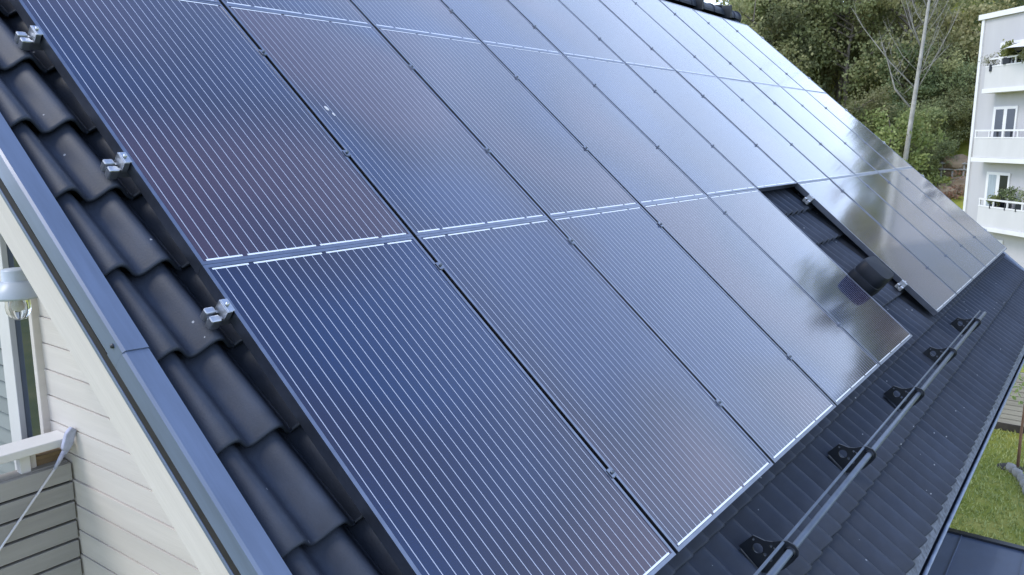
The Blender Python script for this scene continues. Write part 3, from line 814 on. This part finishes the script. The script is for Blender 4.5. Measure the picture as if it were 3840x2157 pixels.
kerb_pts = [(13.75, -0.16), (13.55, -0.27), (13.33, -0.36), (13.10, -0.42), (12.85, -0.47), (12.6, -0.56), (12.4, -0.70)]
for i, (x, y) in enumerate(kerb_pts):
    m = MB(); rr = random.Random(i)
    m.lathe([(0.0, -0.10), (0.09, -0.08), (0.115, 0.0), (0.10, 0.07), (0.05, 0.095), (0.0, 0.10)], 8)
    m.v = [(x_ * 1.15 + rr.uniform(-.008, .008), y_ * 0.62 + rr.uniform(-.008, .008), z_ + rr.uniform(-.01, .01)) for x_, y_, z_ in m.v]
    o = m.build("edging_stone", M["stone"], loc=(x, y, GROUND + 0.03), rot=(0, 0, math.atan2(-0.1, -0.2)))
    tag(o, f"pale edging stone, {ORD[i]} along the lawn border counted from the sapling", "stone", "edging stones beside the lawn")
# grass tufts
gm = MB(); rs = random.Random(21)
for i in range(16000):
    x = rs.uniform(7.5, 17.5); y = rs.uniform(-2.6, 1.2)
    h = rs.uniform(0.03, 0.075); a = rs.uniform(0, 6.28); dx, dy = math.cos(a) * 0.014, math.sin(a) * 0.014
    lx_, ly_ = rs.gauss(0, 0.02), rs.gauss(0, 0.02)
    i0 = len(gm.v); z = GROUND
    gm.v += [(x - dx, y - dy, z), (x + dx, y + dy, z), (x + lx_, y + ly_, z + h)]; gm.f.append((i0, i0+1, i0+2)); gm.sm.append(False)
tag(gm.build("grass", M["grassblade"]), "short patchy green lawn grass beside the house end", "grass", kind="stuff")

# ------------------------------------------------------------------ apartment block
FS = 1.23
az_l = math.atan2(.157, 1.181); nang = az_l + math.pi - R(55)
N2 = Vector((math.cos(nang), math.sin(nang), 0)); F2 = Vector((-N2.y, N2.x, 0))
FC = Vector((CAM.x, CAM.y, 0)) + Vector((1.181, .157, 0)) * 27.7 * FS
ZS = lambda z: 1.439 + (z - 1.439) * FS
ap = tag(empty("apartment_block", (FC.x, FC.y, GROUND), (0, 0, math.atan2(F2.y, F2.x))), "pale grey apartment block with stacked white balconies beyond the roof", "building")
# local axes: x along facade (from its far corner towards the right of the picture), y = inwards (away from viewer side), z up
YIN = -1.0 if (Vector((-F2.y, F2.x, 0)).dot(N2) > 0) else 1.0
def abox(name, material, s0, s1, o0, o1, z0, z1, parent=ap, bevel=0.0):   # o = distance outwards from the facade
    m = MB(); y0, y1 = sorted((-YIN * o0, -YIN * o1)); m.box(s0 * FS, s1 * FS, y0, y1, ZS(z0) - GROUND, ZS(z1) - GROUND)
    return m.build(name, material, parent, bevel=bevel)
zb_ = (GROUND - 1.439) / FS + 1.439
LEN = 7.0
abox("wall", M["stucco"], 0, LEN, 0, -9, zb_, 5.32)
abox("parapet_coping", M["trimwhite"], -0.12, LEN + 0.1, 0.12, -9.1, 5.33, 5.50)
abox("corner_pilaster", M["trimwhite"], 0.0, 0.13, 0.06, 0.002, zb_, 5.32)
wins = []
def window(s0, s1, z0, z1, mats, parent=ap):
    fr = abox("window", M["trimwhite"], s0, s1, 0.05, 0.003, z0, z1)
    w = (s1 - s0); pw = (w - 0.42 * 0.9) / 2
    a = s0 + 0.13
    for i, mm in enumerate(mats):
        abox("pane", M[mm], a + i * (pw + 0.17), a + i * (pw + 0.17) + pw, 0.058, 0.052, z0 + 0.10, z1 - 0.09, fr)
    return fr
levels = [(2.90, 3.05, 3.74, 4.03, 0.40), (0.61, 0.76, 1.40, 1.69, 0.20), (-1.68, -1.53, -0.89, -0.60, 0.75), (-3.95, -3.80, -3.2, -2.9, 0.4)]
PRO = 0.55
kk = (1 + 0.0)
for li, (z0, z1, z2, z3, s0) in enumerate(levels):
    sh = PRO * math.tan(R(55)) / FS * 0.93       # the same sight line meets the outer plane further along
    g = lambda z: 1.439 + (z - 1.439) * (1 - PRO / (27.7 * FS * 1.19 * math.cos(R(55))))
    a, b = s0 + sh, 6.2
    z0, z1, z2, z3 = map(g, (z0, z1, z2, z3))
    bl = abox("balcony", M["parapet"], a, b, PRO, PRO - 0.10, z1, z2)
    abox("slab", M["trimwhite"], a - 0.03, b + 0.03, PRO + 0.04, 0.002, z0, z1 - 0.004, bl)
    for s1, s2 in ((a, a + 0.08), (b - 0.08, b)):
        abox("end_panel", M["parapet"], s1 + 0.002, s2 - 0.002, PRO - 0.101, 0.002, z1, z2, bl)
    abox("top_rail", M["trimwhite"], a, b, PRO + 0.01, PRO - 0.05, z3 - 0.055, z3, bl)
    abox("bottom_rail", M["trimwhite"], a, b, PRO + 0.012, PRO - 0.05, z2 + 0.003, z2 + 0.045, bl)
    s = a + 0.02
    while s < b:
        abox("rail_post", M["trimwhite"], s, s + 0.05, PRO + 0.006, PRO - 0.045, z2 + 0.046, z3 - 0.056, bl)
        s += 0.66
for li, zz in enumerate((4.55, 2.43, 0.30, -1.9)):
    zlo = (2.95, 0.8, -1.45, -3.5)[li]
    for ss in (1.03, 4.2):
        if li == 0 and ss == 1.03: zz2 = 4.48
        else: zz2 = zz
        window(ss, ss + 1.12, zlo, zz2, ("farglass", "farglass") if li != 2 else ("curtain", "farglass"))
# balcony plants and parasol
def leafy(name, label, cat, s, off, z, rx, rz, n, leafsize, material, seed, pot=True, group=None):
    rs = random.Random(seed)
    base = ap.matrix_basis @ Vector((s * FS, -YIN * off, ZS(z) - GROUND))
    t = tag(empty(name, base), label, cat, group)
    m = MB()
    blobs = [(Vector((rs.gauss(0, rx * 0.5), rs.gauss(0, 0.12), 0.25 + rs.uniform(0.1, 1) * rz)), rs.uniform(0.4, 1)) for _ in range(12)]
    for i in range(n):
        c, w_ = rs.choice(blobs)
        add_leaf(m, c + Vector((rs.gauss(0, 0.11), rs.gauss(0, 0.11), rs.gauss(0, 0.10))) * w_, leafsize, rs)
    m.build("foliage", material, t)
    if pot:
        m = MB(); m.prism([(-0.22, -0.11, 0), (0.22, -0.11, 0), (0.22, 0.11, 0), (-0.22, 0.11, 0)], (0, 0, 0.26)); m.build("planter", M["darkmetal"], t)
    else:
        m = MB(); m.tube([(0, 0, 0), (0, 0.02, 0.4)], 0.02, 6); m.build("stem", M["bark"], t)
    return t
sh = PRO * math.tan(R(55)) / FS * 0.93
leafy("balcony_plant", "bushy bright green plant spilling over the top balcony rail", "plant", 1.30 + sh * 0.9, 0.42, 3.72, 0.62, 0.55, 1500, 0.11, M["leafbright"], 31)
leafy("balcony_plant", "small dark plant on the top balcony beside the white parasol", "plant", 2.25 + sh * 0.9, 0.38, 3.62, 0.30, 0.28, 500, 0.09, M["leafdark"], 32)
leafy("balcony_plant", "trailing plant at the far end of the top balcony", "plant", 0.62 + sh * 0.95, 0.40, 3.55, 0.10, 0.25, 260, 0.08, M["leafgrey"], 36)
leafy("balcony_plant", "low green plant at the window end of the lowest visible balcony", "plant", 1.25 + sh, 0.36, -0.86, 0.30, 0.20, 420, 0.08, M["leafbright"], 33)
leafy("balcony_plant", "upright dark green plant before the right-hand pane on the lowest visible balcony", "plant", 1.95 + sh, 0.36, -0.86, 0.12, 0.55, 420, 0.09, M["leafdark"], 34)
leafy("balcony_plant", "pointed little conifer next to the upright plant on the lowest visible balcony", "plant", 2.45 + sh, 0.36, -0.86, 0.06, 0.55, 320, 0.07, M["leafdark"], 35)
pb = ap.matrix_basis @ Vector(((2.15 + sh * 0.9) * FS, -YIN * 0.32, ZS(3.1) - GROUND))
pa = tag(empty("parasol", pb), "small white parasol on the top balcony behind the plants", "parasol")
m = MB(); m.lathe([(0.95, 1.28), (0.5, 1.46), (0.06, 1.62), (0.0, 1.64)], 8); m.build("canopy", M["trimwhite"], pa)
m = MB(); m.tube([(0, 0, 0), (0, 0, 1.62)], 0.02, 8); m.build("pole", M["white"], pa)

# ------------------------------------------------------------------ trees on the hill
def make_tree(seed, h, rx, material, nleaf, leafsize, barkm, sparse=0.0):
    rs = random.Random(seed)
    t = MB(); th = h * 0.93
    pts = []; x = y = 0
    for i in range(6):
        pts.append((x, y, th * i / 5)); x += rs.gauss(0, 0.14); y += rs.gauss(0, 0.14)
    t.tube(pts, [0.17 * h / 9 * (1 - 0.17 * i) for i in range(6)], 7)
    clumps = []
    for i in range(13):
        f = rs.uniform(0.25, 0.9); a = rs.uniform(0, 6.28); p0 = Vector(pts[0]).lerp(Vector(pts[-1]), f)
        L = rx * (1.15 - 0.6 * abs(f - 0.5)) * rs.uniform(0.6, 1.05)
        p1 = p0 + Vector((math.cos(a) * L * 0.55, math.sin(a) * L * 0.55, L * 0.3)); p2 = p0 + Vector((math.cos(a) * L, math.sin(a) * L, L * 0.62))
        t.tube([p0, p1, p2], [0.06 * h / 9, 0.04 * h / 9, 0.012], 5, False)
        clumps += [(p1, 0.8), (p2, 1.0), (p1.lerp(p2, 0.5), 0.9)]
    for i in range(34):
        z = rs.uniform(0.16, 1.0); w_ = math.sqrt(max(0.02, 1 - ((z - 0.52) / 0.52) ** 2))
        a = rs.uniform(0, 6.28); rr = rx * w_ * math.sqrt(rs.uniform(0.15, 1))
        clumps.append((Vector((math.cos(a) * rr, math.sin(a) * rr, z * h)), rs.uniform(0.6, 1.15)))
    m = MB()
    for i in range(nleaf):
        c, w_ = rs.choice(clumps)
        d = Vector((rs.gauss(0, 1), rs.gauss(0, 1), rs.gauss(0, 0.7)))
        d = d.normalized() * (rs.random() ** 0.5) * 0.85 * w_ * rx / 2.8
        add_leaf(m, c + d, leafsize * rs.uniform(0.7, 1.3), rs)
    return t.mesh("trunk", barkm), m.mesh("crown", material)
variants = []
spec = [("leaf", 8.5, 2.9, 5200, 0.24), ("leaf", 7.0, 2.7, 4800, 0.23), ("leafdark", 9.0, 2.6, 5200, 0.24), ("leafgrey", 7.5, 2.6, 3400, 0.19),
        ("leafbright", 6.0, 2.3, 3800, 0.23), ("leafdark", 6.5, 2.8, 4600, 0.22), ("leafgrey", 9.0, 2.4, 3000, 0.18), ("leaf", 9.5, 2.7, 4800, 0.22)]
for i, (mk, h, rx, nl, ls) in enumerate(spec):
    variants.append((mk, make_tree(100 + i, h, rx, M[mk], nl, ls, M["bark"] if mk != "leafgrey" else M["barkpale"])))
NAMES = {"leaf": ("broadleaf_tree", "olive broadleaf tree"),
         "leafdark": ("dark_tree", "dark green tree"),
         "leafgrey": ("twiggy_tree", "sparse grey twiggy tree"),
         "leafbright": ("young_tree", "yellow-green young tree")}
rs = random.Random(77)
def place_tree(d, az, vi, sc, label=None, name=None):
    x = CAM.x + d * math.cos(R(az)); y = CAM.y + d * math.sin(R(az))
    mk, (tm_, cm_) = variants[vi]
    nm, lb = NAMES[mk]
    rank = "low at the foot" if d < 59 else "in the lower ranks" if d < 65 else "halfway to the top" if d < 79 else "near the top"
    spot = "beside the ridge end" if az > 18.2 else "between ridge end and bare trunk" if az > 12.6 else "about the bare trunk" if az > 9.6 else "left of the apartment block" if az > 7.4 else "behind the apartment block" if az > -5 else "beyond the right edge"
    t = tag(empty(name or nm, (x, y, hill_z(x, y) - 0.15), (0, 0, rs.uniform(0, 6.28))), label or f"{lb} {rank} of the hill, {spot}", "tree", "trees on the wooded hill" if not label else None)
    t.scale = (sc, sc, sc * rs.uniform(0.9, 1.12))
    link("trunk", tm_, t); link("crown", cm_, t)
    return t
for ri, d in enumerate((57, 62, 68, 75, 83, 92)):
    az = -30 + rs.uniform(0, 3)
    while az < 24.5:
        step = math.degrees(4.3 / d) * rs.uniform(0.8, 1.25)
        dd = d + rs.uniform(-2, 2)
        lim = 21.2
        if az < lim - (0.6 if ri > 2 else 0):
            sc = rs.uniform(0.85, 1.2) * (0.8 if ri == 0 else 1.0)
            if ri == 0 and az > 6: sc *= 0.75
            if ri <= 1 and 7.2 < az < 8.9: dd = 64 + rs.uniform(0, 3)
            place_tree(dd, az, rs.choices(range(8), [3, 3, 3, 2, 1.3, 3, 1.4, 3])[0], sc)
        az += step
for az_, d_, vi_, sc_ in ((20.7, 66, 0, 1.15), (20.0, 61, 7, 1.1), (20.4, 72, 1, 1.35), (19.3, 64, 0, 1.25), (18.6, 70, 7, 1.3), (17.6, 66, 2, 1.3), (16.4, 72, 0, 1.3), (15.2, 66, 7, 1.3), (13.6, 72, 0, 1.3)):
    place_tree(d_, az_, vi_, sc_)
for az_, d_, vi_, sc_ in ((9.3, 60, 5, 0.6), (10.2, 58.5, 1, 0.62), (10.9, 57.5, 4, 0.7), (12.8, 57, 5, 0.65), (9.9, 63, 0, 0.8), (11.4, 62, 2, 0.8), (8.9, 62, 5, 0.7), (13.7, 58, 4, 0.7), (8.2, 61.5, 5, 0.55), (7.3, 61, 1, 0.6), (9.2, 57.2, 5, 0.36), (10.0, 56.0, 4, 0.4), (12.3, 55.5, 1, 0.45), (10.6, 55.5, 5, 0.4)):
    place_tree(d_, az_, vi_, sc_)
place_tree(54.5, 11.9, 4, 0.95, "yellow-green young tree beside the tall bare trunk", "young_tree")

# bare pale tree with forked top
bx_, by_ = CAM.x + 53 * math.cos(R(11.2)), CAM.y + 53 * math.sin(R(11.2))
bt = tag(empty("bare_tree", (bx_, by_, hill_z(bx_, by_) - 0.2)), "tall pale bare-trunked tree standing out before the wooded hill", "tree")
m = MB()
m.tube([(0, 0, 0), (0.05, -0.1, 3), (-0.05, -0.35, 7), (0, -0.55, 10.5), (0.1, -0.7, 14), (0.2, -0.75, 18)], [0.17, 0.145, 0.12, 0.09, 0.06, 0.02], 10)
m.build("trunk", M["barkpale"], bt)
rb_ = random.Random(9)
def limb(z, dy, up, r, bend=0.0, dx=0.0):
    y0 = -0.05 * z
    m = MB(); m.tube([(0, y0, z), (dx * 0.5, y0 + dy * 0.5 + bend, z + up * 0.42), (dx, y0 + dy, z + up), (dx * 1.1, y0 + dy * 1.25, z + up * 1.35)], [r, r * 0.75, r * 0.45, r * 0.15], 6)
    for k in range(11):
        f = 0.25 + 0.085 * k; p = Vector((dx * f, y0 + dy * f, z + up * f))
        m.tube([p, p + Vector((rb_.gauss(0, .3), (0.5 if rb_.random() < .5 else -0.5) * rb_.uniform(.4, 1.2), rb_.uniform(.5, 1.3)))], [r * 0.3, r * 0.06], 4)
    m.build("branch", M["twig"], bt)
limb(6.0, 1.6, 2.9, 0.065, 0.25); limb(7.2, 3.2, 3.6, 0.045, -0.1, 0.4); limb(8.0, -1.2, 1.2, 0.035); limb(7.0, -1.5, 3.4, 0.04, 0.1)
for q_ in range(16):
    z_ = 7.5 + q_ * 0.62; sg_ = 1 if q_ % 2 else -1
    limb(z_, sg_ * rb_.uniform(0.5, 1.7), rb_.uniform(1.6, 3.2), 0.024, rb_.uniform(-.1, .1), rb_.uniform(-.8, .8))
limb(9.4, 1.0, 2.6, 0.04); limb(10.4, -0.9, 2.8, 0.04); limb(11.5, 0.8, 2.2, 0.035)

# rust-coloured shrub high on the slope, ochre rock outcrop, grey fence at the hill foot
def shrub(name, label, d, az, r, material, n, lift=0.3, ls=0.2, seed=1):
    rs = random.Random(seed); x = CAM.x + d * math.cos(R(az)); y = CAM.y + d * math.sin(R(az))
    t = tag(empty(name, (x, y, hill_z(x, y))), label, "shrub")
    m = MB(); bl = [Vector((rs.gauss(0, r * .5), rs.gauss(0, r * .5), lift + abs(rs.gauss(0, r * .6)))) for _ in range(14)]
    for i in range(n): add_leaf(m, rs.choice(bl) + Vector((rs.gauss(0, .25), rs.gauss(0, .25), rs.gauss(0, .25))) * r, ls, rs)
    m.build("foliage", material, t)
    m = MB()
    for b in bl[:7]: m.tube([(0, 0, -0.1), b], [0.05, 0.012], 5)
    m.build("stems", M["bark"], t)
shrub("rusty_shrub", "rust-coloured shrub among the green trees high on the slope", 55.0, 17.3, 1.0, M["leafrust"], 900, 3.4, 0.2, 4)
shrub("low_shrub", "low green shrub at the foot of the hill by the rocks", 55.0, 9.5, 0.9, M["leafbright"], 800, 0.2, 0.16, 6)
shrub("ochre_shrub", "ochre dry shrub at the hill foot beside the apartment block", 54.5, 8.25, 0.7, M["leafrust"], 500, 0.1, 0.14, 8)
def boulder(i, d, az, s, label):
    rs = random.Random(40 + i); x = CAM.x + d * math.cos(R(az)); y = CAM.y + d * math.sin(R(az))
    bm = bmesh.new(); bmesh.ops.create_icosphere(bm, subdivisions=3, radius=1.0)
    for v in bm.verts:
        q = noise.noise(v.co * 1.3 + Vector((i * 7, 0, 0))) * 0.35 + noise.noise(v.co * 3.1 + Vector((0, i * 5, 0))) * 0.12
        v.co *= (1 + q); v.co.z *= 0.62
    me = bpy.data.meshes.new("boulder"); bm.to_mesh(me); bm.free(); me.materials.append(M["rock"])
    o = link("boulder", me, None, (x, y, hill_z(x, y) + s * 0.15), (0, 0, rs.uniform(0, 6)), (s, s, s))
    tag(o, label, "boulder", "boulders at the hill foot")
boulder(0, 55.5, 7.8, 0.95, "largest ochre boulder at the hill foot, next to the apartment block")
boulder(1, 55.0, 8.75, 0.8, "ochre boulder at the hill foot left of the largest one")
boulder(2, 58.0, 8.3, 1.2, "ochre boulder further up behind the others at the hill foot")
fc_x = lambda az, d=49.0: (CAM.x + d * math.cos(R(az)), CAM.y + d * math.sin(R(az)))
ff = tag(empty("fence", (*fc_x(8.7, 57.0), hill_z(*fc_x(8.7, 57.0)))), "short grey rail fence at the hill foot by the boulders", "fence")
fd = Vector((-math.sin(R(8.3)), math.cos(R(8.3)), 0))
for i in range(6):
    p = fd * (i - 2.5) * 0.6
    m = MB(); m.box(p.x - 0.05, p.x + 0.05, p.y - 0.05, p.y + 0.05, -0.3, 0.95); m.build("post", M["barkpale"], ff)
for z in (0.5, 0.85):
    m = MB(); a, b = fd * -1.7, fd * 1.7
    m.tube([(a.x - 0.07, a.y, z), (b.x - 0.07, b.y, z)], 0.06, 6); m.build("rail", M["barkpale"], ff)
